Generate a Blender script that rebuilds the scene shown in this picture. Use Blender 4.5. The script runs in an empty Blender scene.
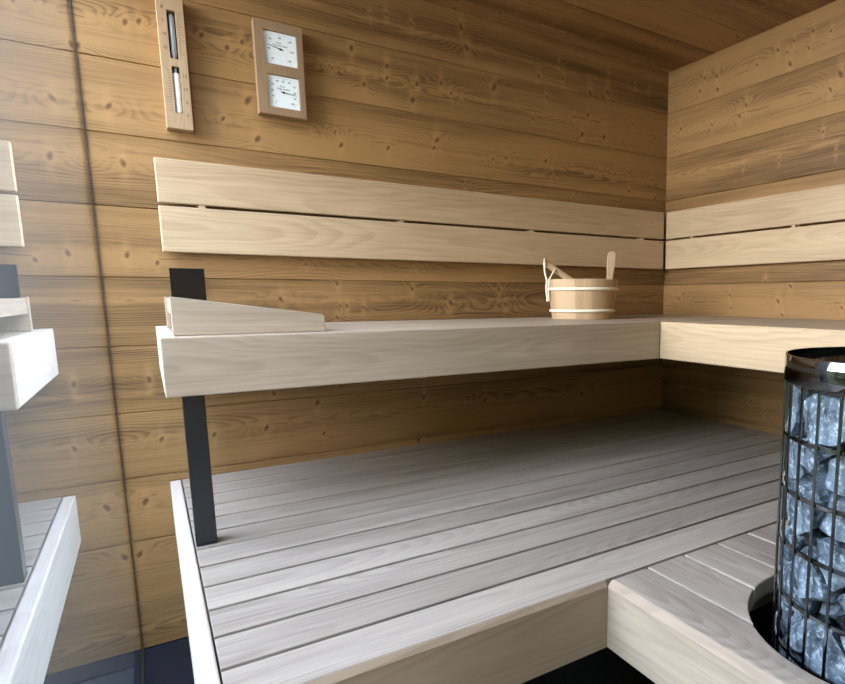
import bpy, bmesh, math, random
from mathutils import Vector, Matrix, noise
random.seed(7)
SC = bpy.context.scene
COL = SC.collection
DZ = 0.0428                    # the floor is z = 0
def zz(v): return v + DZ

# ------------------------------------------------------------------ room numbers (metres)
XG = -2.071                    # glass wall
CEIL = zz(1.956)
LOW = zz(0.45)                 # top of the lower benches
UP = zz(0.90)                  # top of the upper benches
YF = -2.75                     # front of the room, behind the camera
XU, YU = -0.619, -0.624        # upper bench fronts
XR = -1.309                    # front of the right-hand lower bench
HC = Vector((-1.034, -1.591)); HOLE = 0.2126; HR = 0.1735

# ------------------------------------------------------------------ materials
MATS = {}
class G:
    """small helper around a node tree"""
    def __init__(s, name):
        s.m = bpy.data.materials.new(name); s.m.use_nodes = True
        s.t = s.m.node_tree; s.n = s.t.nodes; s.l = s.t.links
        s.b = s.n['Principled BSDF']
    def new(s, t, **k):
        x = s.n.new(t)
        for a, v in k.items(): setattr(x, a, v)
        return x
    def put(s, sock, v):
        if hasattr(v, 'is_output'): s.l.new(v, sock)
        else: sock.default_value = v
    def math(s, op, a, b=0.0, c=None, clamp=False):
        x = s.new('ShaderNodeMath', operation=op, use_clamp=clamp)
        s.put(x.inputs[0], a); s.put(x.inputs[1], b)
        if c is not None: s.put(x.inputs[2], c)
        return x.outputs[0]
    def comb(s, x, y, z):
        n = s.new('ShaderNodeCombineXYZ')
        for i, v in enumerate((x, y, z)): s.put(n.inputs[i], v)
        return n.outputs[0]
    def sep(s, v):
        n = s.new('ShaderNodeSeparateXYZ'); s.l.new(v, n.inputs[0]); return n.outputs
    def noise(s, vec, scale=1.0, detail=2.0, rough=0.5, dist=0.0):
        n = s.new('ShaderNodeTexNoise'); s.put(n.inputs['Vector'], vec)
        n.inputs['Scale'].default_value = scale; n.inputs['Detail'].default_value = detail
        n.inputs['Roughness'].default_value = rough; n.inputs['Distortion'].default_value = dist
        return n.outputs[0]
    def mix(s, f, a, b, mode='MIX'):
        n = s.new('ShaderNodeMix', data_type='RGBA', blend_type=mode)
        s.put(n.inputs['Factor'], f)
        s.put(n.inputs[6], a if hasattr(a, 'is_output') else (*a, 1))
        s.put(n.inputs[7], b if hasattr(b, 'is_output') else (*b, 1))
        return n.outputs[2]
    def smooth(s, v, a, b, lo=0.0, hi=1.0):
        n = s.new('ShaderNodeMapRange', interpolation_type='SMOOTHSTEP')
        s.put(n.inputs[0], v)
        for i, x in enumerate((a, b, lo, hi)): n.inputs[i+1].default_value = x
        return n.outputs[0]
    def attr(s, name): return s.new('ShaderNodeAttribute', attribute_name=name).outputs['Vector']
    def bump(s, h, strength, dist):
        n = s.new('ShaderNodeBump'); n.inputs['Strength'].default_value = strength
        n.inputs['Distance'].default_value = dist; s.l.new(h, n.inputs['Height'])
        s.l.new(n.outputs[0], s.b.inputs['Normal'])

def plain(name, col, rough=0.5, metal=0.0, spec=0.5):
    g = G(name); g.b.inputs['Base Color'].default_value = (*col, 1)
    g.b.inputs['Roughness'].default_value = rough; g.b.inputs['Metallic'].default_value = metal
    g.b.inputs['Specular IOR Level'].default_value = spec
    MATS[name] = g.m; return g.m

def wood(name, light, dark, rings=230.0, line=0.6, blotch=0.35, vary=0.25, fibre=0.25, rough=0.45,
         knots=False, tint=None, h0=0.012, h1=0.07, wob=0.03, spec=0.4, cross=0.0):
    """plain-sawn timber from UV in metres (u along the grain, v across) and a per-board random vector"""
    g = G(name)
    uv = g.new('ShaderNodeUVMap', uv_map='UVMap').outputs[0]
    u, v, _ = g.sep(uv); r1, r2, r3 = g.sep(g.attr('rnd'))
    o1 = g.math('MULTIPLY', r1, 37.0); o2 = g.math('MULTIPLY', r2, 53.0)
    nA = g.math('SUBTRACT', g.noise(g.comb(g.math('MULTIPLY_ADD', u, 1.6, o1), g.math('MULTIPLY', v, 9.0), o2), 1.0, 3.0), 0.5)
    nB = g.noise(g.comb(g.math('MULTIPLY_ADD', u, 0.9, o2), o1, 0.0), 1.0, 1.0)
    v0 = g.math('MULTIPLY', g.math('SUBTRACT', r1, 0.5), 0.07)
    dv = g.math('ADD', g.math('SUBTRACT', v, v0), g.math('MULTIPLY', nA, wob))
    h = g.math('ADD', h0, g.math('MULTIPLY', g.math('POWER', nB, 2.0), h1 * 2))
    r = g.math('SQRT', g.math('ADD', g.math('MULTIPLY', dv, dv), g.math('MULTIPLY', h, h)))
    if knots:
        kx, kz, ks = g.sep(g.attr('knot'))
        sw = g.new('ShaderNodeAttribute', attribute_name='swell').outputs['Fac']
        r = g.math('ADD', r, g.math('MULTIPLY', sw, 0.017))
    ph = g.math('ADD', g.math('MULTIPLY', r, rings), g.math('MULTIPLY', nA, 1.2))
    fr = g.math('FRACT', ph)
    late = g.math('MULTIPLY', g.smooth(fr, 0.25, 0.9), g.smooth(fr, 1.0, 0.9))
    amp = g.smooth(g.noise(g.comb(g.math('MULTIPLY_ADD', u, 1.1, o2), g.math('MULTIPLY', v, 14.0), o1), 1.0, 2.0), 0.35, 0.65, 0.25, 1.0)
    late = g.math('MULTIPLY', late, amp)
    fib = g.noise(g.comb(g.math('MULTIPLY_ADD', u, 5.0, o1), g.math('MULTIPLY', v, 150.0), o2), 1.0, 4.0, 0.65)
    blo = g.noise(g.comb(g.math('MULTIPLY_ADD', u, 1.3, o1), g.math('MULTIPLY', v, 16.0), o2), 1.0, 3.0)
    f = g.math('MULTIPLY', late, line)
    if knots:
        bro = g.noise(g.comb(g.math('MULTIPLY_ADD', u, 0.45, o2), g.math('MULTIPLY', v, 11.0), o1), 1.0, 2.0)
        f = g.math('ADD', f, g.math('MULTIPLY', g.math('SUBTRACT', bro, 0.5), 1.15))
    f = g.math('ADD', f, g.math('MULTIPLY', g.math('SUBTRACT', fib, 0.5), fibre * 2))
    f = g.math('ADD', f, g.math('MULTIPLY', g.math('SUBTRACT', blo, 0.5), blotch * 2))
    f = g.math('ADD', f, g.math('MULTIPLY', g.math('SUBTRACT', r3, 0.5), vary * 2))
    if knots:
        hv = g.math('ADD', dv, g.math('MULTIPLY', g.math('SUBTRACT', g.noise(g.comb(g.math('MULTIPLY_ADD', u, 7.0, o1), o2, 0.0), 1.0, 3.0), 0.5), 0.035))
        hz = g.math('MULTIPLY', hv, 1/0.007)
        heart = g.math('EXPONENT', g.math('MULTIPLY', g.math('MULTIPLY', hz, hz), -1.0))
        f = g.math('SUBTRACT', f, g.math('MULTIPLY', heart, 0.34))
    f = g.math('ADD', f, 0.2, clamp=True)
    col = g.mix(f, light, dark)
    if knots:
        hc = g.math('MULTIPLY', hv, 1/0.0022)
        crack = g.math('MULTIPLY', g.math('EXPONENT', g.math('MULTIPLY', g.math('MULTIPLY', hc, hc), -1.0)),
                       g.smooth(g.noise(g.comb(g.math('MULTIPLY_ADD', u, 11.0, o2), g.math('MULTIPLY', v, 30.0), o1), 1.0, 3.0), 0.52, 0.62))
        col = g.mix(g.math('MULTIPLY', crack, 0.7), col, (0.11, 0.05, 0.018))
    if tint:
        col = g.mix(g.smooth(g.noise(g.comb(g.math('MULTIPLY_ADD', u, 0.8, o2), g.math('MULTIPLY', v, 7.0), o1), 1.0, 2.0), 0.4, 0.7), col, g.mix(1.0, col, tint, 'MULTIPLY'))
    if knots:
        # pale flare of compressed grain across the board, then the dark knot itself with its rim
        ax = g.math('MULTIPLY', kx, 1/0.010); az = g.math('MULTIPLY', kz, 1/0.036)
        wv = g.math('ADD', ax, g.math('MULTIPLY', nA, 1.4))
        a2 = g.math('ADD', g.math('MULTIPLY', wv, wv), g.math('MULTIPLY', az, az))
        fl = g.math('MULTIPLY', g.math('EXPONENT', g.math('MULTIPLY', a2, -1.0)), g.math('MULTIPLY', ks, 0.5), clamp=True)
        col = g.mix(fl, col, tuple(min(1, c * 1.3) for c in light))
        nk = g.math('SUBTRACT', g.noise(g.comb(g.math('MULTIPLY', u, 70.0), g.math('MULTIPLY', v, 70.0), o1), 1.0, 2.0), 0.5)
        bx = g.math('MULTIPLY', g.math('ADD', kx, g.math('MULTIPLY', kz, g.math('SUBTRACT', r3, 0.5))), 1/0.0050); bz = g.math('MULTIPLY', kz, 1/0.0075)
        b = g.math('ADD', g.math('SQRT', g.math('ADD', g.math('MULTIPLY', bx, bx), g.math('MULTIPLY', bz, bz))), g.math('MULTIPLY', nk, 1.2))
        rim = g.math('MULTIPLY', g.smooth(b, 1.55, 1.0), ks, clamp=True)
        col = g.mix(g.math('MULTIPLY', rim, 0.6), col, (0.13, 0.062, 0.024))
        core = g.math('MULTIPLY', g.smooth(b, 0.95, 0.55), ks, clamp=True)
        col = g.mix(g.math('MULTIPLY', core, 0.75), col, (0.10, 0.045, 0.018))
    g.l.new(col, g.b.inputs['Base Color'])
    g.put(g.b.inputs['Roughness'], g.math('ADD', rough, g.math('MULTIPLY', g.math('SUBTRACT', fib, 0.5), 0.25)))
    g.b.inputs['Specular IOR Level'].default_value = spec
    g.bump(g.math('SUBTRACT', fib, g.math('MULTIPLY', late, 0.8)), 0.12, 0.001)
    MATS[name] = g.m; return g.m

M_SIDE = wood('heat_treated_spruce', (0.335, 0.185, 0.070), (0.062, 0.030, 0.010), rings=190, line=0.42, blotch=0.6, vary=0.16, fibre=0.5, knots=True, rough=0.5, spec=0.3)
M_CEIL = wood('ceiling_spruce', (0.36, 0.195, 0.072), (0.08, 0.038, 0.013), rings=190, line=0.42, blotch=0.6, vary=0.25, fibre=0.5, knots=True, rough=0.5)
M_BACK = wood('pale_alder', (0.57, 0.415, 0.255), (0.28, 0.175, 0.095), rings=120, line=0.2, blotch=0.36, vary=0.12, fibre=0.42, h0=0.03, h1=0.06, wob=0.10)
M_UPPER = wood('aspen', (0.47, 0.365, 0.265), (0.22, 0.155, 0.105), rings=110, line=0.18, blotch=0.38, vary=0.06, fibre=0.45, h0=0.03, h1=0.06, wob=0.10)
M_LIT_END = wood('lit_end_aspen', (0.70, 0.60, 0.51), (0.38, 0.29, 0.225), rings=110, line=0.18, blotch=0.35, vary=0.04, fibre=0.35, h0=0.02, h1=0.12, wob=0.10)  # paler aspen: side daylight on the bench ends is painted into this colour
M_SLAT = wood('worn_bench_slat', (0.39, 0.317, 0.254), (0.105, 0.077, 0.059), rings=170, line=0.24, blotch=0.55, vary=0.16, fibre=0.45, rough=0.38, h0=0.02, h1=0.1)
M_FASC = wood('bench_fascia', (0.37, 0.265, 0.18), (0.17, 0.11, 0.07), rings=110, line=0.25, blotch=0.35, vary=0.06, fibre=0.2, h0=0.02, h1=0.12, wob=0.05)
M_INSTR = wood('instrument_wood', (0.46, 0.31, 0.18), (0.27, 0.165, 0.09), rings=300, line=0.3, blotch=0.15, vary=0.1, fibre=0.45)
M_PANEL = wood('brown_instrument_wood', (0.32, 0.205, 0.12), (0.16, 0.095, 0.052), rings=300, line=0.3, blotch=0.2, vary=0.1, fibre=0.5)
M_STAVE = wood('bucket_stave', (0.55, 0.37, 0.21), (0.30, 0.165, 0.08), rings=260, line=0.3, blotch=0.25, vary=0.6, fibre=0.25)
plain('black_steel', (0.010, 0.012, 0.014), 0.22)
plain('black_gloss', (0.006, 0.007, 0.008), 0.04)
plain('heater_steel', (0.17, 0.175, 0.18), 0.16, 1.0)
plain('heater_band', (0.13, 0.13, 0.135), 0.06, 1.0)
plain('gasket', (0.012, 0.011, 0.010), 0.5)
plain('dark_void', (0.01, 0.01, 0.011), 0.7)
plain('white_dial', (0.82, 0.87, 0.9), 0.35)
plain('ink', (0.02, 0.02, 0.022), 0.5)
plain('brown_ink', (0.04, 0.02, 0.01), 0.6)
plain('sand', (0.85, 0.85, 0.84), 0.8)
plain('tube', (0.30, 0.31, 0.34), 0.08, 0.0, 0.8)
plain('slot_black', (0.02, 0.02, 0.022), 0.5)
plain('rope', (0.80, 0.72, 0.55), 0.8)
plain('terrace', (0.09, 0.09, 0.09), 0.8)
plain('cladding', (0.10, 0.10, 0.10), 0.8)
plain('frame_dark', (0.02, 0.02, 0.022), 0.4)

g = G('wet_dark_floor')
tc = g.new('ShaderNodeTexCoord').outputs['Object']
n = g.noise(tc, 5.0, 3.0)
g.l.new(g.mix(n, (0.002, 0.006, 0.013), (0.005, 0.012, 0.024)), g.b.inputs['Base Color'])
g.put(g.b.inputs['Roughness'], g.math('MULTIPLY_ADD', n, 0.15, 0.12))
M_FLOOR = g.m

g = G('olivine_stone')
tc = g.new('ShaderNodeTexCoord').outputs['Object']
n1 = g.noise(tc, 14.0, 4.0, 0.6); n2 = g.noise(tc, 120.0, 3.0, 0.7)
n3 = g.noise(tc, 40.0, 5.0, 0.65, 0.6)
c = g.mix(g.smooth(n1, 0.35, 0.65), (0.055, 0.072, 0.092), (0.15, 0.195, 0.24))
c = g.mix(g.smooth(n2, 0.5, 0.66), c, (0.34, 0.40, 0.45))
c = g.mix(g.smooth(n3, 0.44, 0.34), c, (0.025, 0.035, 0.05))
g.l.new(c, g.b.inputs['Base Color']); g.b.inputs['Roughness'].default_value = 0.7
g.bump(g.math('ADD', n3, g.math('MULTIPLY', n2, 0.4)), 0.7, 0.006)
M_STONE = g.m

g = G('hedge_green')
tc = g.new('ShaderNodeTexCoord').outputs['Object']
n = g.noise(tc, 9.0, 5.0, 0.7)
g.l.new(g.mix(g.smooth(n, 0.35, 0.65), (0.02, 0.035, 0.012), (0.13, 0.17, 0.06)), g.b.inputs['Base Color'])
M_HEDGE = g.m

def glass_mat(name, tint):
    """a clear pane: what is not mirrored by either face passes straight through"""
    m = bpy.data.materials.new(name); m.use_nodes = True
    t = m.node_tree; t.nodes.clear(); L = t.links
    out = t.nodes.new('ShaderNodeOutputMaterial')
    fr = t.nodes.new('ShaderNodeFresnel'); fr.inputs['IOR'].default_value = 1.52
    a = t.nodes.new('ShaderNodeMath'); a.operation = 'ADD'; a.inputs[1].default_value = 1.0
    b = t.nodes.new('ShaderNodeMath'); b.operation = 'MULTIPLY'; b.inputs[1].default_value = 2.0
    d = t.nodes.new('ShaderNodeMath'); d.operation = 'DIVIDE'; d.use_clamp = True
    L.new(fr.outputs[0], a.inputs[0]); L.new(fr.outputs[0], b.inputs[0])
    L.new(b.outputs[0], d.inputs[0]); L.new(a.outputs[0], d.inputs[1])
    tr = t.nodes.new('ShaderNodeBsdfTransparent'); tr.inputs[0].default_value = (*tint, 1)
    gl = t.nodes.new('ShaderNodeBsdfGlossy'); gl.inputs['Roughness'].default_value = 0.0
    gl.inputs[0].default_value = (0.97, 0.985, 1.0, 1)
    mx = t.nodes.new('ShaderNodeMixShader')
    L.new(d.outputs[0], mx.inputs[0]); L.new(tr.outputs[0], mx.inputs[1]); L.new(gl.outputs[0], mx.inputs[2])
    # both mirrors are counted where the pane is entered; it is left freely
    ge = t.nodes.new('ShaderNodeNewGeometry'); sb = t.nodes.new('ShaderNodeMath'); sb.operation = 'SUBTRACT'; sb.inputs[0].default_value = 1.0
    L.new(ge.outputs['Backfacing'], sb.inputs[1])
    ml = t.nodes.new('ShaderNodeMath'); ml.operation = 'MULTIPLY'; L.new(d.outputs[0], ml.inputs[0]); L.new(sb.outputs[0], ml.inputs[1])
    L.new(ml.outputs[0], mx.inputs[0])
    L.new(mx.outputs[0], out.inputs[0]); return m
M_GLASS = glass_mat('clear_glass', (0.93, 0.935, 0.94))

# ------------------------------------------------------------------ mesh helpers
def tag(o, label=None, cat=None, group=None, kind=None):
    if label: o['label'] = label
    if cat: o['category'] = cat
    if group: o['group'] = group
    if kind: o['kind'] = kind
    return o
def empty(name, loc, label, cat, group=None):
    o = bpy.data.objects.new(name, None); COL.objects.link(o); o.location = loc
    o.empty_display_size = 0.05
    return tag(o, label, cat, group)
def mat(m): return m if not isinstance(m, str) else MATS[m]

def finish(name, bm, m, parent=None, smooth=False, angle=None):
    me = bpy.data.meshes.new(name)
    bm.normal_update(); bm.to_mesh(me); bm.free()
    for mm in (m if isinstance(m, (list, tuple)) else [m]): me.materials.append(mat(mm))
    if smooth:
        for p in me.polygons: p.use_smooth = True
        if angle is not None:
            me.set_sharp_from_angle(angle=math.radians(angle))
    o = bpy.data.objects.new(name, me); COL.objects.link(o)
    if parent:
        o.parent = parent
        o.matrix_parent_inverse = Matrix.Translation(parent_loc(parent)).inverted()
    return o
def parent_loc(p):
    return Vector(p.location) if p.type == 'EMPTY' else Vector()     # meshes are written in room coordinates

def layers(bm):
    uv = bm.loops.layers.uv.get('UVMap') or bm.loops.layers.uv.new('UVMap')
    rn = bm.faces.layers.float_vector.get('rnd') or bm.faces.layers.float_vector.new('rnd')
    return uv, rn
def uv_board(bm, faces, axis, centre, rnd=None, off=None):
    """u along `axis`, v across, in metres from the board's centre"""
    uv, rn = layers(bm)
    rnd = rnd or Vector((random.random(), random.random(), random.random()))
    off = random.uniform(0, 20) if off is None else off
    A = [Vector((1,0,0)), Vector((0,1,0)), Vector((0,0,1))]
    a = axis; b, c = [i for i in range(3) if i != a]
    for f in faces:
        f[rn] = rnd
        n = f.normal; k = max(range(3), key=lambda i: abs(n[i]))
        for lp in f.loops:
            d = lp.vert.co - centre
            if k == a: lp[uv].uv = (off + d[b] * 0.25, d[c])
            else:
                v = d[c] if k == b else d[b]
                lp[uv].uv = (off + d[a], v)
def add_box(bm, lo, hi, axis=0, bev=0.003, seg=2, rnd=None):
    lo, hi = Vector(lo), Vector(hi); layers(bm)
    before = set(bm.faces)
    vs = [bm.verts.new((x, y, z)) for x in (lo.x, hi.x) for y in (lo.y, hi.y) for z in (lo.z, hi.z)]
    F = [(0,1,3,2), (4,6,7,5), (0,4,5,1), (2,3,7,6), (0,2,6,4), (1,5,7,3)]
    fs = [bm.faces.new([vs[i] for i in f]) for f in F]
    if bev:
        es = {e for f in fs for e in f.edges}
        bmesh.ops.bevel(bm, geom=list(es), offset=bev, segments=seg, affect='EDGES', profile=0.5, clamp_overlap=True)
    new = [f for f in bm.faces if f not in before]
    bmesh.ops.recalc_face_normals(bm, faces=new); bm.normal_update()
    uv_board(bm, new, axis, (lo + hi) / 2, rnd)
    return new
def box(name, lo, hi, m, parent=None, axis=0, bev=0.003):
    bm = bmesh.new(); layers(bm); add_box(bm, lo, hi, axis, bev)
    return finish(name, bm, m, parent)
def add_prism(bm, pts, z0, z1, axis=0, bev=0.003, frame=None, rnd=None):
    """extrude a polygon (2-D points) between z0 and z1; frame maps (a,b,c) to a world point"""
    frame = frame or (lambda a, b, c: Vector((a, b, c))); layers(bm)
    before = set(bm.faces)
    lo = [bm.verts.new(frame(x, y, z0)) for x, y in pts]; hi = [bm.verts.new(frame(x, y, z1)) for x, y in pts]
    n = len(pts); top = bm.faces.new(hi); bot = bm.faces.new(lo[::-1])
    for i in range(n): bm.faces.new((lo[i], lo[(i+1) % n], hi[(i+1) % n], hi[i]))
    new = [f for f in bm.faces if f not in before]
    bmesh.ops.recalc_face_normals(bm, faces=new)
    if bev:
        bmesh.ops.bevel(bm, geom=list(set(top.edges) | set(bot.edges)), offset=bev, segments=2, affect='EDGES', profile=0.5, clamp_overlap=True)
    new = [f for f in bm.faces if f not in before]
    bmesh.ops.recalc_face_normals(bm, faces=new); bm.normal_update()
    cen = sum((v.co for v in {v for f in new for v in f.verts}), Vector()) / max(1, len({v for f in new for v in f.verts}))
    uv_board(bm, new, axis, cen, rnd)
    return new
def add_tube(bm, pts, r, n=10, closed=False, rb=None):
    pts = [Vector(p) for p in pts]; N = len(pts); rings = []
    up = Vector((0.13, 0.21, 0.97)).normalized()
    for i, p in enumerate(pts):
        a = pts[(i-1) % N] if (closed or i > 0) else p; b = pts[(i+1) % N] if (closed or i < N-1) else p
        t = (b - a).normalized(); s = t.cross(up)
        if s.length < 1e-4: s = t.cross(Vector((1,0,0)))
        s.normalize(); q = s.cross(t)
        r2 = rb or r
        rings.append([bm.verts.new(p + s * (r * math.cos(2*math.pi*k/n)) + q * (r2 * math.sin(2*math.pi*k/n))) for k in range(n)])
    for i in range(N if closed else N-1):
        A, B = rings[i], rings[(i+1) % N]
        for k in range(n): bm.faces.new((A[k], A[(k+1) % n], B[(k+1) % n], B[k]))
    if not closed:
        bm.faces.new(rings[0][::-1]); bm.faces.new(rings[-1])
    bmesh.ops.recalc_face_normals(bm, faces=bm.faces[:])
def add_lathe(bm, prof, cx, cy, n=64, closed=True):
    """revolve (r, z) points; closed joins the last to the first (a ring with thickness)"""
    rings = [[bm.verts.new((cx + r*math.cos(2*math.pi*k/n), cy + r*math.sin(2*math.pi*k/n), z)) for k in range(n)] for r, z in prof]
    m = len(prof)
    for i in range(m if closed else m-1):
        A, B = rings[i], rings[(i+1) % m]
        for k in range(n): bm.faces.new((A[k], A[(k+1) % n], B[(k+1) % n], B[k]))
    bmesh.ops.recalc_face_normals(bm, faces=bm.faces[:])
def add_text(bm, s, size, M, align='CENTER'):
    """lettering as thin raised shapes; M places the text plane"""
    cu = bpy.data.curves.new('lettering', 'FONT'); cu.body = s; cu.size = size
    cu.align_x = align; cu.align_y = 'CENTER'; cu.resolution_u = 3; cu.extrude = 0.0002
    o = bpy.data.objects.new('lettering', cu); COL.objects.link(o)
    dg = bpy.context.evaluated_depsgraph_get(); me = bpy.data.meshes.new_from_object(o.evaluated_get(dg))
    n0 = len(bm.verts); bm.from_mesh(me); bm.verts.ensure_lookup_table()
    for v in bm.verts[n0:]: v.co = M @ v.co
    bpy.data.objects.remove(o); bpy.data.curves.remove(cu); bpy.data.meshes.remove(me)

# ------------------------------------------------------------------ knots read from the place (along the wall, height above floor, size)
KB = [(-1.961,1.691,1.0),(-1.93,1.702,1.0),(-2.064,1.613,1.0),(-2.014,1.475,1.2),(-1.996,1.334,1.2),(-2.009,1.093,1.0),(-1.942,1.074,0.8),(-1.988,0.749,1.0),(-2.027,0.4,1.2),(-2.053,0.248,1.2),(-1.973,0.576,1.0),(-1.379,1.756,1.2),(-1.266,1.726,1.0),(-1.268,1.689,0.8),(-1.441,1.684,0.6),(-1.344,1.656,1.0),(-1.166,1.69,1.0),(-1.077,1.71,1.0),(-1.042,1.683,0.8),(-1.183,1.636,1.2),(-0.998,1.908,1.3),(-0.978,1.844,1.3),(-1.179,1.874,0.8),(-1.442,1.495,0.7),(-1.426,1.458,1.0),(-1.274,1.469,1.0),(-1.1,1.519,1.2),(-1.112,1.491,0.8),(-0.995,1.378,0.6),(-1.314,1.87,0.7),(-1.262,1.884,0.7),(-0.872,1.735,1.6),(-0.68,1.81,1.0),(-0.567,1.825,1.0),(-0.435,1.794,1.3),(-0.342,1.811,1.3),(-0.586,1.87,0.8),(-0.339,1.873,0.8),(-0.644,1.741,0.8),(-0.708,1.654,0.6),(-0.509,1.69,0.7),(-0.474,1.627,1.3),(-0.361,1.635,1.3),(-0.444,1.708,1.0),(-0.206,1.712,0.7),(-0.074,1.672,0.7),(-0.882,1.483,0.8),(-0.827,1.494,0.8),(-0.648,1.505,1.0),(-0.625,1.462,1.0),(-0.704,1.461,0.7),(-0.524,1.497,0.5),(-0.38,1.494,0.8),(-0.302,1.494,0.8),(-0.222,1.508,0.7),(-0.084,1.493,0.8),(-0.067,1.417,1.0),(-0.22,1.433,1.0),(-0.516,1.377,0.6),(-0.287,1.379,0.6),(-0.195,1.867,0.6),(-0.112,1.865,0.6),(-1.633,0.974,1.1),(-1.462,1.024,1.0),(-1.554,1.083,0.6),(-1.434,0.951,0.8),(-1.382,0.947,0.8),(-1.455,0.951,0.7),(-1.468,0.915,0.8),(-1.21,1.008,1.0),(-1.065,0.958,1.3),(-0.866,1.01,1.3),(-0.841,0.953,1.0),(-1.191,1.086,0.6),(-1.672,0.682,1.0),(-1.544,0.639,1.3),(-1.7,0.574,1.2),(-1.843,0.571,0.9),(-1.181,0.622,1.0),(-1.53,0.535,0.8),(-1.205,0.468,1.1),(-0.935,0.587,1.2),(-0.854,0.462,0.7),(-0.47,0.567,1.3),(-1.789,1.699,0.9),(-1.727,1.681,1.0),(-1.688,1.704,1.0),(-1.684,1.546,1.5),(-1.666,1.442,1.3),(-1.752,1.485,0.9),(-1.447,1.689,0.7),(-1.44,1.492,0.7)]
KR = [(-0.275,1.865,1.0),(-0.211,1.877,0.8),(-0.092,1.879,0.8),(-0.187,1.831,1.0),(-0.282,1.812,1.2),(-0.472,1.848,0.8),(-0.563,1.873,0.9),(-0.617,1.809,1.2),(-0.629,1.882,0.8),(-0.602,1.854,0.7),(-0.691,1.839,0.8),(-0.703,1.89,0.9),(-0.771,1.867,0.7),(-0.816,1.718,1.5),(-0.782,1.678,1.0),(-0.429,1.716,1.2),(-0.399,1.682,1.0),(-0.084,1.703,1.0),(-0.042,1.682,0.8),(-0.259,1.68,0.8),(-0.062,1.643,0.6),(-0.764,1.544,0.7),(-0.426,1.489,0.7),(-0.591,1.482,0.6),(-0.817,1.468,0.7),(-0.555,1.036,1.0),(-0.096,0.972,1.0),(-0.385,0.987,0.8),(-0.617,0.963,1.1),(-0.394,0.935,0.7),(-0.874,0.941,0.8),(-0.638,0.911,0.9),(-0.668,1.019,1.0),(-0.131,0.593,1.0),(-0.215,0.488,1.0),(-0.581,0.531,1.0),(-0.514,0.562,0.9)]
KB = [(a, zz(b), s) for a, b, s in KB]; KR = [(a, zz(b), s) for a, b, s in KR]

def siding(name, a0, a1, seams, place, normal_back, knots, m, step=0.012, back=0.06, kindname='structure'):
    """tongue-and-groove boards: rows between the seams, each a grid with chamfered edges, on a solid backing"""
    bm = bmesh.new(); uv, rn = layers(bm); kn = bm.loops.layers.float_vector.new('knot'); sw = bm.verts.layers.float.new('swell')
    na = max(2, int(round((a1 - a0) / step)))
    gw, gd = 0.0028, 0.0035
    for s0, s1 in zip(seams[:-1], seams[1:]):
        rnd = Vector((random.random(), random.random(), random.random())); off = random.uniform(0, 30)
        mid = (s0 + s1) / 2
        nb = max(3, int(round((s1 - s0) / step)))
        bs = [(s0, gd), (s0 + gw, 0.0)] + [(s0 + (s1 - s0) * k / nb, 0.0) for k in range(1, nb)] + [(s1 - gw, 0.0), (s1, gd)]
        own = [k for k in knots if s0 < k[1] < s1]
        if own: rnd.x = min(1, max(0, sum((k[1] - mid) for k in own) / len(own) / 0.07 + 0.5))
        rows = []
        for b, d in bs:
            row = []
            for i in range(na + 1):
                a = a0 + (a1 - a0) * i / na
                vt = bm.verts.new(place(a, b, d))
                sm = 0.0
                for ka, kb, ks in own:
                    q = ((a - ka) ** 2 + (b - kb) ** 2) / (ks * ks)
                    if q < 0.05: sm += ks * math.exp(-((a - ka) / (0.055 * ks)) ** 2 - ((b - kb) / (0.021 * ks)) ** 2)
                vt[sw] = min(sm, 1.4); row.append(vt)
            rows.append(row)
        for j in range(len(bs) - 1):
            for i in range(na):
                f = bm.faces.new((rows[j][i], rows[j][i+1], rows[j+1][i+1], rows[j+1][i])); f[rn] = rnd
                fa, fb = a0 + (a1 - a0) * (i + 0.5) / na, (bs[j][0] + bs[j+1][0]) / 2
                kk = min(own, key=lambda k: ((fa - k[0]) ** 2 + ((fb - k[1]) * 0.5) ** 2) / (k[2] * k[2]), default=None)
                for lp, (ii, jj) in zip(f.loops, ((i, j), (i+1, j), (i+1, j+1), (i, j+1))):
                    lp[kn] = ((a0 + (a1 - a0) * ii / na - kk[0]) / kk[2], (bs[jj][0] - kk[1]) / kk[2], 1.0) if kk else (9, 9, 0)
                    lp[uv].uv = (off + (a1 - a0) * ii / na, bs[jj][0] - mid)
    bm.normal_update()
    want = normal_back
    for f in bm.faces:
        if f.normal.dot(want) > 0: f.normal_flip()
    # solid backing
    c0 = place(a0, seams[0], gd + 0.0003); c1 = place(a1, seams[-1], back)
    lo = Vector(map(min, c0, c1)); hi = Vector(map(max, c0, c1))
    for f in add_box(bm, lo, hi, 0, 0):
        for lp in f.loops: lp[bm.loops.layers.float_vector['knot']] = (9, 9, 0)
    return tag(finish(name, bm, m), kind=kindname)

# ------------------------------------------------------------------ the room
SEAMS = sorted([zz(1.781 - 0.187 * k) for k in range(-1, 10)])
SEAMS = [0.0] + [s for s in SEAMS if s > 0.05]
siding('wall_back', XG - 0.0125, 0.055, SEAMS, lambda a, b, d: Vector((a, d, b)), Vector((0, 1, 0)), KB, M_SIDE)
extra = [(-1.05 - 0.13*k + random.uniform(-.05,.05), random.uniform(0.6, 1.9), random.uniform(.6, 1.1)) for k in range(12)]
siding('wall_right', YF, 0.055, SEAMS, lambda a, b, d: Vector((d, a, b)), Vector((1, 0, 0)), KR + extra, M_SIDE)
CS = sorted([c for c in (-0.075 - 0.187 * k for k in range(-1, 15)) if c > YF + 0.05] + [YF - 0.06])
ck = [(random.uniform(-2, 0), random.uniform(-1.2, 0), random.uniform(.6, 1.2)) for _ in range(60)]
siding('ceiling', XG - 0.08, 0.06, CS, lambda a, b, d: Vector((a, b, CEIL + d)), Vector((0, 0, 1)), ck, M_CEIL)
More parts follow.
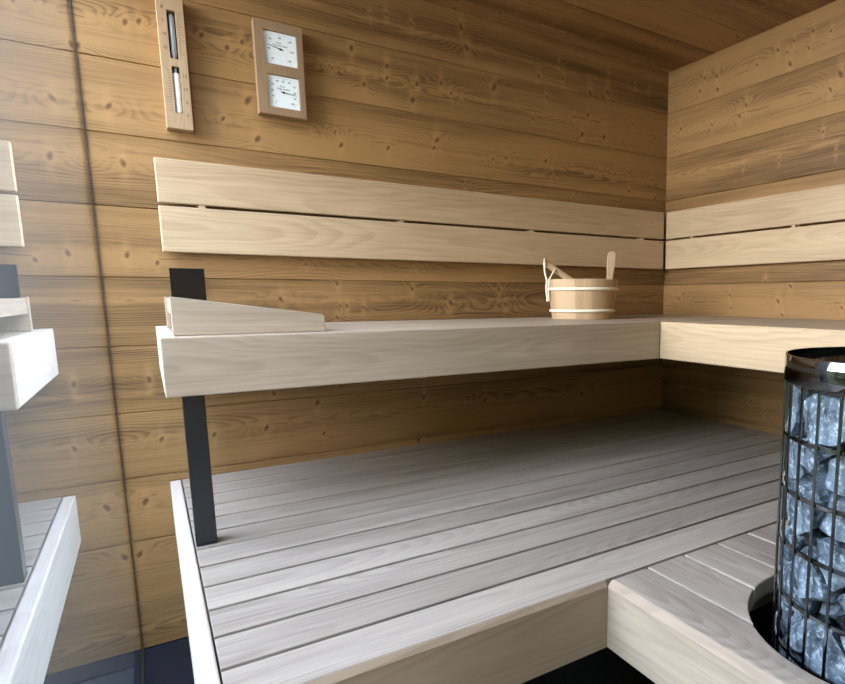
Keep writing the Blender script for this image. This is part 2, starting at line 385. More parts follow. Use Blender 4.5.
def struct(name, lo, hi, m, bev=0.0, axis=0): return tag(box(name, lo, hi, m, None, axis, bev), kind='structure')
struct('floor', (XG - 0.02, YF - 0.06, -0.08), (0.05, 0.05, 0.0), M_FLOOR)
struct('wall_left', (XG - 0.010, YF, 0.0), (XG, 0.0, CEIL), M_GLASS)           # frameless glass pane
struct('trim_1', (XG + 0.0003, -0.004, 0.0), (XG + 0.0018, 0.0004, CEIL), 'gasket')   # black joint where the glass meets the timber
struct('trim_2', (XG - 0.010, YF, -0.02), (XG + 0.004, -0.005, 0.004), 'gasket')
# timber front of the cabin, behind the camera
struct('wall_front', (XG - 0.010, YF - 0.06, 0.0), (0.0, YF, CEIL), M_SIDE)
# outside: terrace and the dark cladding of the building beyond the glass
struct('terrace', (-14, -16, -0.16), (6, 3, -0.085), 'terrace')
struct('wall_exterior', (-2.75, 0.07, -0.08), (XG - 0.012, 0.16, 2.3), 'cladding')
bm = bmesh.new()  # greenery set close and shaped to block low sky light, taller at front-left
bmesh.ops.create_grid(bm, x_segments=120, y_segments=40, size=0.5)
for v in bm.verts:
    y, z = v.co.x * 8 - 2.1, v.co.y + 0.5
    tall = min(1.0, max(0.0, (-y - 1.3) / 0.9)); tall = tall * tall * (3 - 2 * tall); z *= 1.25 + 1.7 * tall
    p = Vector((3.1, y * 2.2, z * 2.2)); w = noise.noise(p) * 0.25 + noise.noise(p * 3.1) * 0.12 + noise.noise(p * 8) * 0.06
    v.co = Vector((-3.3 + w * 0.6, y, -0.085 + z + w * 0.35 * (z > 0.1)))
ex = bmesh.ops.extrude_face_region(bm, geom=bm.faces[:])
for e in ex['geom']:
    if isinstance(e, bmesh.types.BMVert): e.co.x -= 1.0
bmesh.ops.recalc_face_normals(bm, faces=bm.faces[:])
tag(finish('hedge', bm, M_HEDGE), 'green hedge close outside the glass, shaped to block sky light, mirrored in the heater band', 'hedge')

# ------------------------------------------------------------------ lower bench along the back wall
T = 0.029
lb = empty('lower_bench', (-1.0, -0.6, 0.0), 'wide weathered lower bench platform of long slats along the back wall', 'bench')
for k in range(12):
    y1 = -0.0080 - 0.1005 * k; y0 = y1 - (0.0915 if k < 11 else 0.0930)
    if k == 0: y1 = -0.003
    box('slat', (-1.934, y0, LOW - T), (-0.003, y1, LOW), M_SLAT, lb, 0, 0.0012)
box('end_board', (-1.964, -1.2160, zz(0.317)), (-1.9365, -0.003, LOW), M_LIT_END, lb, 1, 0.004)
bm = bmesh.new(); layers(bm)
add_prism(bm, [(-1.2160, zz(0.317)), (-1.2075, zz(0.317)), (-1.2075, LOW - 0.0005), (-1.2088, LOW - 0.0005), (-1.2160, LOW - 0.010)], -1.9355, XR - 0.0005, 0, 0.0008, lambda a, b, c: Vector((c, a, b)))
finish('fascia_board', bm, M_FASC, lb)
for x in (-1.70, -1.0, -0.30):
    box('joist', (x - 0.02, -1.18, LOW - T - 0.08), (x + 0.02, -0.01, LOW - T - 0.0005), M_FASC, lb, 1, 0.002)
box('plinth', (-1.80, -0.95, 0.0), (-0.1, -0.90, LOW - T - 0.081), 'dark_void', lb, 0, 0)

# ------------------------------------------------------------------ lower bench section round the heater
rb = empty('heater_surround_bench', (-0.65, -1.75, 0.0), 'lower bench section with short slats and a round cut-out around the heater', 'bench')
YE = -2.35
def arc(a0, a1, n=22):
    return [(HC.x + HOLE * math.cos(a0 + (a1 - a0) * i / n), HC.y + HOLE * math.sin(a0 + (a1 - a0) * i / n)) for i in range(n + 1)]
Y0 = -1.2135
bm = bmesh.new(); layers(bm)
ch = 0.012
add_prism(bm, [(XR, zz(0.317)), (XR + 0.026, zz(0.317)), (XR + 0.026, LOW - T - 0.001), (XR + ch, LOW - T - 0.001), (XR + ch, LOW - 0.0005), (XR, LOW - ch)], YE, Y0, 1, 0.0008, lambda a, b, c: Vector((a, c, b)))
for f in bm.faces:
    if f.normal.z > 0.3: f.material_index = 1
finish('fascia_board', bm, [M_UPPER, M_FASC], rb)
xs = [XR + ch + 0.0004] + [-1.2085 + 0.1018 * k for k in range(12)]
for k in range(12):
    x0 = xs[k] + (0.0032 if k else 0); x1 = xs[k + 1] - 0.0032
    if k == 11: x1 = -0.003
    inside = lambda x: abs(x - HC.x) < HOLE
    outs = []
    if not inside(x0) and not inside(x1):
        outs.append([(x0, Y0), (x0, YE), (x1, YE), (x1, Y0)])
    elif inside(x0) and inside(x1):
        t0 = math.acos((x0 - HC.x) / HOLE); t1 = math.acos((x1 - HC.x) / HOLE)
        outs.append([(x1, Y0), (x0, Y0)] + arc(t0, t1))
        outs.append([(x0, YE), (x1, YE)] + arc(-t1, -t0))
    elif inside(x1):
        t = math.acos((x1 - HC.x) / HOLE)
        outs.append([(x1, Y0), (x0, Y0), (x0, YE), (x1, YE)] + arc(-t, -2 * math.pi + t)[0:])
    else:
        t = math.acos((x0 - HC.x) / HOLE)
        outs.append([(x0, YE), (x1, YE), (x1, Y0), (x0, Y0)] + arc(t, -t))
    for o in outs:
        bm = bmesh.new(); layers(bm); add_prism(bm, o, LOW - T - 0.006, LOW, 1, 0.0035)
        finish('slat', bm, M_SLAT, rb)
box('joist', (-1.27, -1.29, zz(0.317)), (-0.02, -1.25, LOW - T - 0.007), M_FASC, rb, 0, 0.002)
box('joist', (-1.27, -2.2, zz(0.317)), (-0.02, -2.16, LOW - T - 0.007), M_FASC, rb, 0, 0.002)
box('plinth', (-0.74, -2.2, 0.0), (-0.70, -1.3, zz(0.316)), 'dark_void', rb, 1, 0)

# ------------------------------------------------------------------ upper benches
ZB = zz(0.7805)
ub = empty('upper_bench', (-1.0, -0.3, 0.0), 'pale upper bench along the back wall carrying the bucket and headrest', 'bench')
xl = -1.961
box('fascia_board', (xl, YU, ZB), (XU + 0.0, YU + 0.028, UP), M_UPPER, ub, 0, 0.0025)
box('end_board', (xl, YU + 0.0285, ZB), (xl + 0.028, -0.003, UP), M_LIT_END, ub, 1, 0.0025)
n = 6; w = (0.595 - 0.003) / n
for k in range(n):
    y1 = -0.003 - w * k
    box('slat', (xl + 0.0285, y1 - w + 0.005, UP - 0.028), (-0.003, y1, UP - 0.0005), M_UPPER, ub, 0, 0.003)
for y in (-0.50, -0.10):
    box('support_rail', (xl + 0.03, y - 0.03, ZB), (-0.004, y + 0.03, UP - 0.0285), M_UPPER, ub, 0, 0.002)
ur = empty('upper_bench', (-0.3, -1.5, 0.0), 'pale upper bench along the right wall, behind the heater', 'bench')
box('fascia_board', (XU, YE, ZB), (XU + 0.028, YU - 0.0005, UP), M_BACK, ur, 1, 0.0025)
w = (0.591 - 0.004) / n
for k in range(n):
    x1 = -0.003 - w * k
    box('slat', (x1 - w + 0.005, YE, UP - 0.028), (x1, YU - 0.001, UP - 0.0005), M_UPPER, ur, 1, 0.003)
for x in (-0.50, -0.10):
    box('support_rail', (x - 0.03, YE, ZB), (x + 0.03, YU - 0.002, UP - 0.0285), M_UPPER, ur, 1, 0.002)

# black post between the benches
pt = box('support_post', (-1.933, -0.592, LOW), (-1.893, -0.552, ZB - 0.0005), 'black_steel', None, 2, 0.002)
tag(pt, 'black square steel post holding up the left end of the upper bench', 'post')
# black plate at the wall
pl = box('metal_plate', (-1.920, -0.121, UP), (-1.840, -0.109, zz(1.0565)), 'black_gloss', None, 2, 0.0012)
tag(pl, 'glossy black flat plate standing upright behind the wooden headrest', 'plate')

# ------------------------------------------------------------------ backrests
def backrest(label, boards, spacers, axis):
    lo, hi, cen = boards[0][0], boards[0][1], None
    r = empty('backrest', [(a + b) / 2 for a, b in zip(lo, hi)], label, 'backrest')
    for lo, hi in boards: box('board', lo, hi, M_BACK, r, axis, 0.003)
    for lo, hi in spacers: box('spacer', lo, hi, M_BACK, r, 2, 0.001)
    return r
Z1, Z2, Z3 = zz(1.3526), zz(1.2308), zz(1.1032)
TB = 0.035
backrest('two long pale backrest boards with a dark gap on the back wall',
    [((-1.928, -TB, Z2 + 0.0045), (-0.0405, -TB + 0.02, Z1)), ((-1.928, -TB, Z3), (-0.0405, -TB + 0.02, Z2 - 0.0035))],
    [((x - 0.012, -TB + 0.0203, Z3 + 0.02), (x + 0.012, -0.0006, Z1 - 0.02)) for x in (-1.825, -1.249, -0.733, -0.166)]
    + [((x - 0.008, -TB + 0.003, Z2 - 0.0033), (x + 0.008, -TB + 0.02, Z2 + 0.0043)) for x in (-1.825, -1.249, -0.733, -0.166)], 0)
backrest('two pale backrest boards with a dark gap on the right wall',
    [((-TB, YE, Z2 + 0.0045), (-TB + 0.02, -0.0415, Z1)), ((-TB, YE, Z3), (-TB + 0.02, -0.0415, Z2 - 0.0035))],
    [((-TB + 0.0203, y - 0.012, Z3 + 0.02), (-0.0006, y + 0.012, Z1 - 0.02)) for y in (-0.194, -0.689, -1.2, -1.7, -2.2)]
    + [((-TB + 0.003, y - 0.008, Z2 - 0.0033), (-TB + 0.02, y + 0.008, Z2 + 0.0043)) for y in (-0.194, -0.689, -1.2, -1.7, -2.2)], 1)

# ------------------------------------------------------------------ headrest wedge
hr = empty('headrest', (-1.79, -0.35, UP), 'sloping wooden headrest wedge lying on the left end of the upper bench', 'headrest')
hx0, hx1, hz0, hz1 = -1.937, -1.6365, UP + 0.081, UP + 0.040
for ya, yb in ((-0.560, -0.540), (-0.150, -0.130)):
    bm = bmesh.new(); layers(bm)
    add_prism(bm, [(hx0, UP), (hx1, UP), (hx1, hz1 - 0.006), (hx1 - 0.004, hz1), (hx0, hz0)], ya, yb, 0, 0.0015, lambda a, b, c: Vector((a, c, b)))
    finish('side_panel', bm, M_UPPER, hr)
ang = math.atan2(hz1 - hz0, hx1 - hx0)
for k in range(6):
    s0 = 0.004 + k * 0.049; s1 = s0 + 0.043
    th = 0.036 if k == 0 else 0.02
    P = lambda s, d: (hx0 + s * math.cos(ang) + d * math.sin(ang) * -1, hz0 + s * math.sin(ang) - d * math.cos(ang))
    bm = bmesh.new(); layers(bm)
    pts = [(hx0 + s, hz0 - 0.003 + math.tan(ang) * s - d) for s, d in ((s0, th), (s1, th), (s1, 0), (s0, 0))]
    add_prism(bm, pts, -0.5395, -0.1505, 1, 0.002, lambda a, b, c: Vector((a, c, b)))
    finish('slat', bm, M_UPPER, hr)

# ------------------------------------------------------------------ sand timer on the wall
WY = -0.0005
def frame_xz(x0, z0, y): return Matrix.Translation((x0, y, z0)) @ Matrix.Rotation(math.radians(90), 4, 'X')
def holed_panel(name, x0, x1, z0, z1, holes, ya, yb, m, parent, axis):
    """a board with rectangular openings: strips round the holes, one mesh"""
    zs = sorted({z0, z1, *[h[2] for h in holes], *[h[3] for h in holes]})
    xsx = sorted({x0, x1, *[h[0] for h in holes], *[h[1] for h in holes]})
    bm = bmesh.new(); uv, rn = layers(bm)
    solid = lambda a, b: not any(h[0] <= a <= h[1] and h[2] <= b <= h[3] for h in holes)
    V = {}
    def vt(x, y, z):
        k = (round(x, 5), y, round(z, 5))
        if k not in V: V[k] = bm.verts.new((x, y, z))
        return V[k]
    nx, nz = len(xsx) - 1, len(zs) - 1
    S = lambda i, j: 0 <= i < nx and 0 <= j < nz and solid((xsx[i] + xsx[i+1]) / 2, (zs[j] + zs[j+1]) / 2)
    for i in range(nx):
        for j in range(nz):
            if not S(i, j): continue
            a, b, c, d = xsx[i], xsx[i+1], zs[j], zs[j+1]
            bm.faces.new((vt(a, ya, c), vt(b, ya, c), vt(b, ya, d), vt(a, ya, d)))
            bm.faces.new((vt(a, yb, c), vt(a, yb, d), vt(b, yb, d), vt(b, yb, c)))
            if not S(i-1, j): bm.faces.new((vt(a, ya, c), vt(a, ya, d), vt(a, yb, d), vt(a, yb, c)))
            if not S(i+1, j): bm.faces.new((vt(b, ya, c), vt(b, yb, c), vt(b, yb, d), vt(b, ya, d)))
            if not S(i, j-1): bm.faces.new((vt(a, ya, c), vt(a, yb, c), vt(b, yb, c), vt(b, ya, c)))
            if not S(i, j+1): bm.faces.new((vt(a, ya, d), vt(b, ya, d), vt(b, yb, d), vt(a, yb, d)))
    bmesh.ops.recalc_face_normals(bm, faces=bm.faces[:]); bm.normal_update()
    sharp = [e for e in bm.edges if len(e.link_faces) == 2 and e.calc_face_angle(0) > 1.0]
    bmesh.ops.bevel(bm, geom=sharp, offset=0.0009, segments=2, affect='EDGES', profile=0.5, clamp_overlap=True)
    bm.normal_update()
    uv_board(bm, bm.faces, axis, Vector(((x0+x1)/2, ya, (z0+z1)/2)))
    return finish(name, bm, m, parent)
st = empty('sand_timer', (-1.86, WY, zz(1.60)), 'tall narrow wooden sand timer on the back wall, left of the two dials', 'sand timer')
tx0, tx1, tz0, tz1 = -1.8905, -1.8295, zz(1.4335), zz(1.7725)
slots = [(-1.8685, -1.8495, zz(1.613), zz(1.7325)), (-1.8675, -1.8500, zz(1.4745), zz(1.593))]
holed_panel('plaque', tx0, tx1, tz0, tz1, slots, -0.036, -0.016, M_INSTR, st, 2)
box('backing', (tx0, -0.0158, tz0), (tx1, WY, tz1), M_INSTR, st, 2, 0.001)
bk = box('slot_lining', (-1.872, -0.0172, zz(1.470)), (-1.846, -0.0159, zz(1.737)), 'slot_black', st, 2, 0)
tcx = -1.8585
bm = bmesh.new()
add_lathe(bm, [(0.0004, zz(1.728)), (0.005, zz(1.7265)), (0.0068, zz(1.720)), (0.0068, zz(1.630)), (0.004, zz(1.614)), (0.0012, zz(1.603)), (0.0004, zz(1.603))], tcx, -0.0255, 20, False)
finish('glass_bulb', bm, 'tube', st, True)
bm = bmesh.new()
add_lathe(bm, [(0.0004, zz(1.603)), (0.0012, zz(1.603)), (0.0025, zz(1.592)), (0.003, zz(1.583)), (0.003, zz(1.5795)), (0.0004, zz(1.5795))], tcx, -0.0255, 20, False)
finish('glass_bulb', bm, 'tube', st, True)
bm = bmesh.new()
add_lathe(bm, [(0.0004, zz(1.580)), (0.0072, zz(1.578)), (0.0075, zz(1.574)), (0.0075, zz(1.479)), (0.006, zz(1.476)), (0.0004, zz(1.4755))], tcx, -0.0255, 24, False)
finish('sand', bm, 'sand', st, True)
bm = bmesh.new()
yv = -0.0363
for i, s in enumerate(('0', '5', '10', '15')):
    add_text(bm, s, 0.0105, frame_xz(-1.8785, zz(1.7375 - 0.0335 * i), yv))
    add_text(bm, s, 0.0105, frame_xz(-1.8395, zz(1.4705 + 0.0335 * i), yv))
for i in range(16):
    L = 0.0095 if i % 5 == 0 else 0.006
    z = zz(1.7295 - 0.0069 * i); add_box(bm, (-1.8455, yv - 0.0002, z - 0.0004), (-1.8455 + L, yv + 0.0002, z + 0.0004), 0, 0)
    z = zz(1.4785 + 0.0069 * i); add_box(bm, (-1.8725 - L, yv - 0.0002, z - 0.0004), (-1.8725, yv + 0.0002, z + 0.0004), 0, 0)
finish('scale_marks', bm, 'brown_ink', st)

# ------------------------------------------------------------------ thermometer and hygrometer
th = empty('thermometer', (-1.598, WY, zz(1.637)), 'wooden panel with two square white dials, thermometer above hygrometer', 'thermometer')
px0, px1, pz0, pz1 = -1.6605, -1.5315, zz(1.510), zz(1.7665)
dials = [(-1.6370, -1.5480, zz(1.6510), zz(1.7410)), (-1.6335, -1.5475, zz(1.5320), zz(1.6220))]
holed_panel('panel', px0, px1, pz0, pz1, dials, -0.035, -0.022, M_PANEL, th, 2)
box('backing', (px0, -0.0218, pz0), (px1, WY, pz1), M_PANEL, th, 2, 0.001)
def dial(d, nums, a_from, a_to, needle, title):
    cx, cz = (d[0] + d[1]) / 2, (d[2] + d[3]) / 2
    dd = box('dial', (d[0] - 0.002, -0.0285, d[2] - 0.002) if False else (d[0] + 0.0005, -0.0285, d[2] + 0.0005), (d[1] - 0.0005, -0.0219, d[3] - 0.0005), 'white_dial', th, 0, 0.0006)
    y = -0.0288; bm = bmesh.new(); layers(bm); N = len(nums)
    for i, s in enumerate(nums):
        t = math.radians(a_from + (a_to - a_from) * i / (N - 1))
        # square scale: the numbers run along the edge of the dial
        q = 0.0300 / max(abs(math.cos(t)), abs(math.sin(t))) * 0.94 + 0.002
        add_text(bm, s, 0.0075, frame_xz(cx + min(q, .036) * math.cos(t), cz + min(q, .036) * math.sin(t), y))
    K = (N - 1) * 5
    for i in range(K + 1):
        t = math.radians(a_from + (a_to - a_from) * i / K); q = 0.0395 / max(abs(math.cos(t)), abs(math.sin(t)))
        L = 0.0035 if i % 5 == 0 else 0.002
        q = min(q, 0.0455)
        c, s_ = math.cos(t), math.sin(t)
        p0 = Vector((cx + (q - L) * c, y, cz + (q - L) * s_)); p1 = Vector((cx + q * c, y, cz + q * s_)); nrm = Vector((-s_, 0, c)) * 0.00035
        bm.faces.new([bm.verts.new(p) for p in (p0 - nrm, p1 - nrm, p1 + nrm, p0 + nrm)])
    add_text(bm, title[0], 0.0062, frame_xz(cx - 0.003, cz + 0.0165, y)); add_text(bm, title[1], 0.0072, frame_xz(cx, cz + 0.0095, y))
    finish('scale_marks', bm, 'ink', dd)
    t = math.radians(needle); c, s_ = math.cos(t), math.sin(t); bm = bmesh.new()
    o = Vector((cx, -0.0300, cz)); D = Vector((c, 0, s_)); Nn = Vector((-s_, 0, c))
    pts = [o - D * 0.008 - Nn * 0.0016, o + D * 0.004 - Nn * 0.0014, o + D * 0.036 - Nn * 0.0004, o + D * 0.036 + Nn * 0.0004, o + D * 0.004 + Nn * 0.0014, o - D * 0.008 + Nn * 0.0016]
    lo = [bm.verts.new(p) for p in pts]; hi = [bm.verts.new(p + Vector((0, -0.0006, 0))) for p in pts]
    bm.faces.new(hi); bm.faces.new(lo[::-1])
    for i in range(6): bm.faces.new((lo[i], lo[(i+1) % 6], hi[(i+1) % 6], hi[i]))
    bmesh.ops.recalc_face_normals(bm, faces=bm.faces[:])
    M = Matrix.Translation((cx, -0.0302, cz)) @ Matrix.Rotation(math.radians(90), 4, 'X')
    bmesh.ops.create_cone(bm, cap_ends=True, segments=20, radius1=0.0032, radius2=0.0028, depth=0.002, matrix=M)
    finish('needle', bm, 'ink', dd)
dial(dials[0], ['20', '40', '60', '80', '100', '120'][:0] + ['20', '40', '60', '80', '100', '120', '140'], 232, -52, 168, ('Sauna', 'Thermometer'))
dial(dials[1], [str(10 * i) for i in range(11)], 232, -52, -7, ('Sauna', 'Hygrometer'))

# ------------------------------------------------------------------ bucket and ladle
BC = Vector((-0.652, -0.247)); RT, RB, BH = 0.131, 0.113, 0.1415
bu = empty('bucket', (BC.x, BC.y, UP), 'wooden stave bucket with two white rope hoops standing on the upper bench', 'bucket')
bm = bmesh.new(); uv, rn = layers(bm); NS = 26; sub = 3
rs = [Vector((random.random(), random.random(), random.random())) for _ in range(NS)]
def ringpts(r, z, n): return [bm.verts.new((BC.x + r * math.cos(2*math.pi*k/n), BC.y + r * math.sin(2*math.pi*k/n), z)) for k in range(n)]
n = NS * sub
zb = UP + 0.0005
prof = [(RB - 0.001, zb), (RB + (RT-RB) * .33, zb + BH * .33), (RB + (RT-RB) * .66, zb + BH * .66), (RT, zb + BH - 0.002), (RT - 0.002, zb + BH), (RT - 0.013, zb + BH), (RT - 0.015, zb + BH - 0.002), (RB - 0.015, zb + 0.012), (0.004, zb + 0.012)]
R_ = [ringpts(r, z, n) for r, z in prof]; Rb = ringpts(0.004, zb, n)
def strip(A, B, k, i):
    f = bm.faces.new((A[k], A[(k+1) % n], B[(k+1) % n], B[k])); f[rn] = rs[(k // sub) % NS]
    for lp, (a, b) in zip(f.loops, ((0, 0), (1, 0), (1, 1), (0, 1))):
        lp[uv].uv = (rs[(k // sub) % NS].x * 20 + (i + b) * 0.045, ((k % sub) + a) * 0.0105 - 0.016)
for i in range(len(prof) - 1):
    for k in range(n): strip(R_[i], R_[i+1], k, i)
for k in range(n): strip(Rb, R_[0], k, 9)
bmesh.ops.recalc_face_normals(bm, faces=bm.faces[:])
finish('staves', bm, M_STAVE, bu, True, 30)
for z in (0.107, 0.030):
    r = RB + (RT - RB) * z / BH + 0.0028
    bm = bmesh.new(); add_tube(bm, [(BC.x + r * math.cos(2*math.pi*k/72), BC.y + r * math.sin(2*math.pi*k/72), zb + z) for k in range(72)], 0.0034, 8, True, 0.0052)
    finish('hoop', bm, 'rope', bu, True)
# bail handle laid across the rim, tied with cord on the left
h0 = Vector((-0.775, -0.175, UP + 0.207)); h1 = Vector((-0.675, -0.230, UP + 0.1275))
d = (h1 - h0).normalized()
bm = bmesh.new(); layers(bm)
add_tube(bm, [h0 + (h1 - h0) * t for t in (0, .02, .2, .5, .8, 1)], 0.0085, 10, False, 0.0125)
for f in bm.faces: f[bm.faces.layers.float_vector['rnd']] = Vector((.3, .5, .2))
for f in bm.faces:
    for lp in f.loops: lp[bm.loops.layers.uv['UVMap']].uv = ((lp.vert.co - h0).dot(d), lp.vert.co.z * 0.4)
finish('handle', bm, M_STAVE, bu, True, 40)
bm = bmesh.new()
e = Vector((-0.783, -0.209, UP + 0.138)); e2 = Vector((-0.779, -0.208, UP + 0.068))
h0s = h0 + d * 0.006; side = Vector((0.40, -0.30, 0)) * 0.02
def bez(a, b, c, n=14): return [a * (1-t)**2 + b * 2*t*(1-t) + c * t*t for t in (i / n for i in range(n + 1))]
add_tube(bm, bez(h0s + Vector((-0.006, -0.010, 0.004)), Vector((-0.793, -0.200, UP + 0.175)), e), 0.0036, 8)
add_tube(bm, bez(h0 + d * 0.042 + Vector((0.0, -0.014, -0.004)), Vector((-0.765, -0.212, UP + 0.160)), e + Vector((0.004, -0.006, 0.0))), 0.0030, 8)
add_tube(bm, bez(e, e + Vector((-0.008, 0.0, -0.035)), e2), 0.0038, 8)
add_tube(bm, bez(e + Vector((0.006, -0.006, 0)), e + Vector((-0.002, -0.008, -0.03)), e2 + Vector((0.002, -0.004, 0.004))), 0.003, 8)
add_tube(bm, [h0s + Vector((0.012 * math.cos(a) * 0.4, 0.012 * math.cos(a) * 0.3, 0)) + Vector((0.45, 0.6, 0)) * 0.014 * math.cos(a) + Vector((0, 0, 1)) * 0.013 * math.sin(a) for a in [2 * math.pi * k / 16 for k in range(16)]], 0.003, 8, True)
bmesh.ops.create_icosphere(bm, subdivisions=2, radius=0.0068, matrix=Matrix.Translation(e2))
bmesh.ops.create_icosphere(bm, subdivisions=2, radius=0.0055, matrix=Matrix.Translation(e))
finish('cord', bm, 'rope', bu, True)
# ladle standing in the bucket, only its handle showing
la = empty('ladle', (-0.58, -0.21, UP + 0.02), 'wooden ladle with flat rounded handle standing in the bucket', 'ladle')
dirc = Vector((0.822, -0.57, 0)); p0 = Vector((-0.572, -0.295, UP + 0.055)); p1 = Vector((-0.557, -0.300, UP + 0.243)); up = (p1 - p0).normalized(); L = (p1 - p0).length
nrm = dirc.cross(up).normalized()
bm = bmesh.new(); layers(bm)
prof = [(0, .009), (.06, .0105), (.11, .0125), (.145, .0155), (.17, .0165), (.183, .0145), (.190, .008)]
pts = [(-w, s) for s, w in prof] + [(w, s) for s, w in prof[::-1]]
add_prism(bm, pts, -0.006, 0.006, 2, 0.0025, lambda a, b, c: p0 + dirc * a + up * b + nrm * c)
finish('handle', bm, M_INSTR, la)
bm = bmesh.new()
add_lathe(bm, [(0.003, 0.0), (0.026, 0.004), (0.036, 0.02), (0.040, 0.042), (0.037, 0.042), (0.033, 0.02), (0.024, 0.007), (0.003, 0.004)], 0, 0, 24, False)
for v in bm.verts: v.co += Vector((-0.613, -0.265, UP + 0.0135))
layers(bm); finish('bowl', bm, M_UPPER, la, True)

# ------------------------------------------------------------------ sauna heater
ht = empty('sauna_heater', (HC.x, HC.y, 0.0), 'round steel cage tower heater filled with stones, at the right edge', 'heater')
TOP, BAND = zz(0.8895), zz(0.8475)
bm = bmesh.new(); add_lathe(bm, [(HR, BAND), (HR + 0.0007, BAND + 0.001), (HR + 0.0007, TOP - 0.001), (HR, TOP), (HR - 0.003, TOP), (HR - 0.003, BAND)], HC.x, HC.y, 128)
finish('top_band', bm, 'heater_band', ht, True, 40)
for z in [0.763 - 0.086 * k for k in range(9)]:
    z = zz(z); bm = bmesh.new(); r = HR - 0.0035
    add_lathe(bm, [(r, z - 0.003), (r, z + 0.003), (r - 0.004, z + 0.003), (r - 0.004, z - 0.003)], HC.x, HC.y, 96)
    finish('ring', bm, 'heater_steel', ht)
rod = None
for k in range(30):
    t = math.radians(12 * k)
    bm = bmesh.new()
    add_box(bm, (HR - 0.0035, -0.0024, 0.012), (HR - 0.0002, 0.0024, BAND + 0.012), 2, 0.0007, 1)
    for v in bm.verts: v.co = Vector((HC.x, HC.y, 0)) + Matrix.Rotation(t, 3, 'Z') @ v.co
    finish('rod', bm, 'heater_steel', ht)
bm = bmesh.new(); add_lathe(bm, [(0.005, 0.0), (HR, 0.0), (HR, 0.03), (0.005, 0.03)], HC.x, HC.y, 64)
finish('base', bm, 'black_steel', ht)
GZ = zz(0.33)
bm = bmesh.new(); add_lathe(bm, [(0.005, 0.0305), (0.12, 0.0305), (0.12, GZ - 0.011), (HR - 0.008, GZ - 0.01), (HR - 0.008, GZ), (0.005, GZ)], HC.x, HC.y, 48)
finish('grate', bm, 'black_steel', ht)

# stones: cells of a random packing, chipped and roughened, each a thing
rng = random.Random(21)
SR, SZ0, SZ1 = HR - 0.0085, GZ + 0.002, zz(0.842)
seeds = []
def cand():
    while True:
        x, y = rng.uniform(-SR, SR), rng.uniform(-SR, SR)
        if x*x + y*y < (SR - 0.028) ** 2: return Vector((x, y, rng.uniform(SZ0 + 0.03, SZ1 - 0.02)))
for _ in range(104):
    best, bd = None, -1
    for _ in range(40):
        c = cand(); dm = min([(c - s).length for s in seeds], default=9)
        if dm > bd: best, bd = c, dm
    seeds.append(best)
LBL = 'rough blue-grey stone piled among many others inside the steel heater cage'
for si, s in enumerate(seeds):
    bm = bmesh.new()
    bmesh.ops.create_cone(bm, cap_ends=True, segments=20, radius1=SR, radius2=SR, depth=SZ1 - SZ0, matrix=Matrix.Translation((0, 0, (SZ0 + SZ1) / 2)))
    def cut(co, no):
        r = bmesh.ops.bisect_plane(bm, geom=bm.verts[:] + bm.edges[:] + bm.faces[:], plane_co=co, plane_no=no, clear_outer=True, dist=1e-6)
        ed = [e for e in r['geom_cut'] if isinstance(e, bmesh.types.BMEdge)]
        if ed: bmesh.ops.edgenet_fill(bm, edges=ed)
    for q in sorted((o for o in seeds if o is not s), key=lambda o: (o - s).length)[:26]:
        dq = q - s; cut(s + dq * 0.5 - dq.normalized() * 0.0030, dq.normalized())
    cen = sum((v.co for v in bm.verts), Vector()) / len(bm.verts)
    far = max((v.co - cen).length for v in bm.verts)
    for _ in range(9):           # knock the corners off
        dv = Vector((rng.gauss(0, 1), rng.gauss(0, 1), rng.gauss(0, 1))).normalized()
        reach = max((v.co - cen).dot(dv) for v in bm.verts)
        cut(cen + dv * reach * rng.uniform(0.72, 0.92), dv)
    # top stones sit at uneven heights
    bmesh.ops.remove_doubles(bm, verts=bm.verts[:], dist=0.002)
    bmesh.ops.triangulate(bm, faces=bm.faces[:])
    for _ in range(3):
        bmesh.ops.subdivide_edges(bm, edges=[e for e in bm.edges if e.calc_length() > 0.011], cuts=1, use_grid_fill=True)
        bmesh.ops.triangulate(bm, faces=[f for f in bm.faces if len(f.verts) > 3])
    bmesh.ops.smooth_vert(bm, verts=bm.verts[:], factor=0.2, use_axis_x=True, use_axis_y=True, use_axis_z=True)
    bmesh.ops.recalc_face_normals(bm, faces=bm.faces[:]); bm.normal_update()
    mv = [(v, v.normal * (-0.0035 + 0.0055 * noise.noise((v.co + s * 3) * 28) + 0.002 * noise.noise((v.co + s * 3) * 80) if True else 0)) for v in bm.verts]
    for v, dlt in mv: v.co = v.co + dlt
    for v in bm.verts: v.co -= cen
    o = finish('stone', bm, M_STONE, None, True, 24)
    o.location = Vector((HC.x, HC.y, 0)) + cen
    tag(o, LBL, 'stone', 'stones in the heater cage')

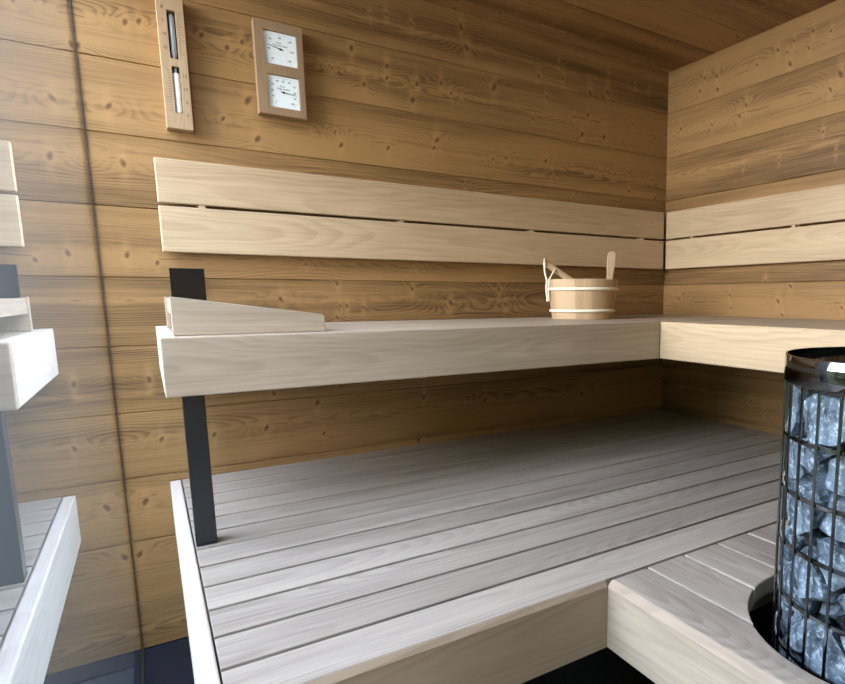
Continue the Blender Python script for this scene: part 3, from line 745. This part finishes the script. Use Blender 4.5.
# ------------------------------------------------------------------ daylight
w = bpy.data.worlds.new('daylight'); SC.world = w; w.use_nodes = True
t = w.node_tree; bg = t.nodes['Background']
tc = t.nodes.new('ShaderNodeTexCoord'); sp = t.nodes.new('ShaderNodeSeparateXYZ'); t.links.new(tc.outputs['Generated'], sp.inputs[0])
cr = t.nodes.new('ShaderNodeValToRGB'); t.links.new(sp.outputs[2], cr.inputs[0])
cr.color_ramp.elements[0].position = 0.1; cr.color_ramp.elements[0].color = (0.93, 0.965, 1.0, 1)
cr.color_ramp.elements[1].position = 0.6; cr.color_ramp.elements[1].color = (0.36, 0.46, 0.62, 1)
t.links.new(cr.outputs[0], bg.inputs[0]); bg.inputs[1].default_value = 28
def portal(name, loc, rot, sx, sy):
    l = bpy.data.lights.new(name, 'AREA'); l.shape = 'RECTANGLE'; l.size = sx; l.size_y = sy
    l.cycles.is_portal = True
    o = bpy.data.objects.new(name, l); COL.objects.link(o); o.location = loc; o.rotation_euler = rot
portal('portal_left', (XG - 0.03, (YF) / 2, CEIL / 2), (0, math.radians(-90), 0), CEIL, -YF)

# ------------------------------------------------------------------ camera (photo is an off-centre crop, hence the lens shift)
yaw, pit, rol, f = math.radians(34.7795), math.radians(8.4023), math.radians(-0.0724), 595.90
fw = Vector((math.sin(yaw) * math.cos(pit), math.cos(yaw) * math.cos(pit), -math.sin(pit)))
rt = Vector((math.cos(yaw), -math.sin(yaw), 0)); upv = rt.cross(fw)
Rv = rt * math.cos(rol) + upv * math.sin(rol); Uv = -rt * math.sin(rol) + upv * math.cos(rol)
cam = bpy.data.cameras.new('camera'); co = bpy.data.objects.new('camera', cam); COL.objects.link(co)
M = Matrix((Rv, Uv, -fw)).transposed().to_4x4(); M.translation = Vector((-1.97749, -2.03452, zz(0.9782))); co.matrix_world = M
cam.sensor_fit = 'HORIZONTAL'; cam.sensor_width = 36.0; cam.lens = f * 36.0 / 845
cam.shift_x = -141.42 / 845; cam.shift_y = 43.34 / 845; cam.clip_start = 0.02
SC.camera = co

vs = SC.view_settings
SC.display_settings.display_device = 'sRGB'
vs.view_transform = 'Standard'; vs.look = 'None'; vs.exposure = 0.12; vs.gamma = 1.0; vs.use_curve_mapping = False
SC.cycles.use_denoising = True
SC.cycles.max_bounces = 10; SC.cycles.diffuse_bounces = 5; SC.cycles.glossy_bounces = 5; SC.cycles.transparent_max_bounces = 12
SC.cycles.sample_clamp_indirect = 8.0
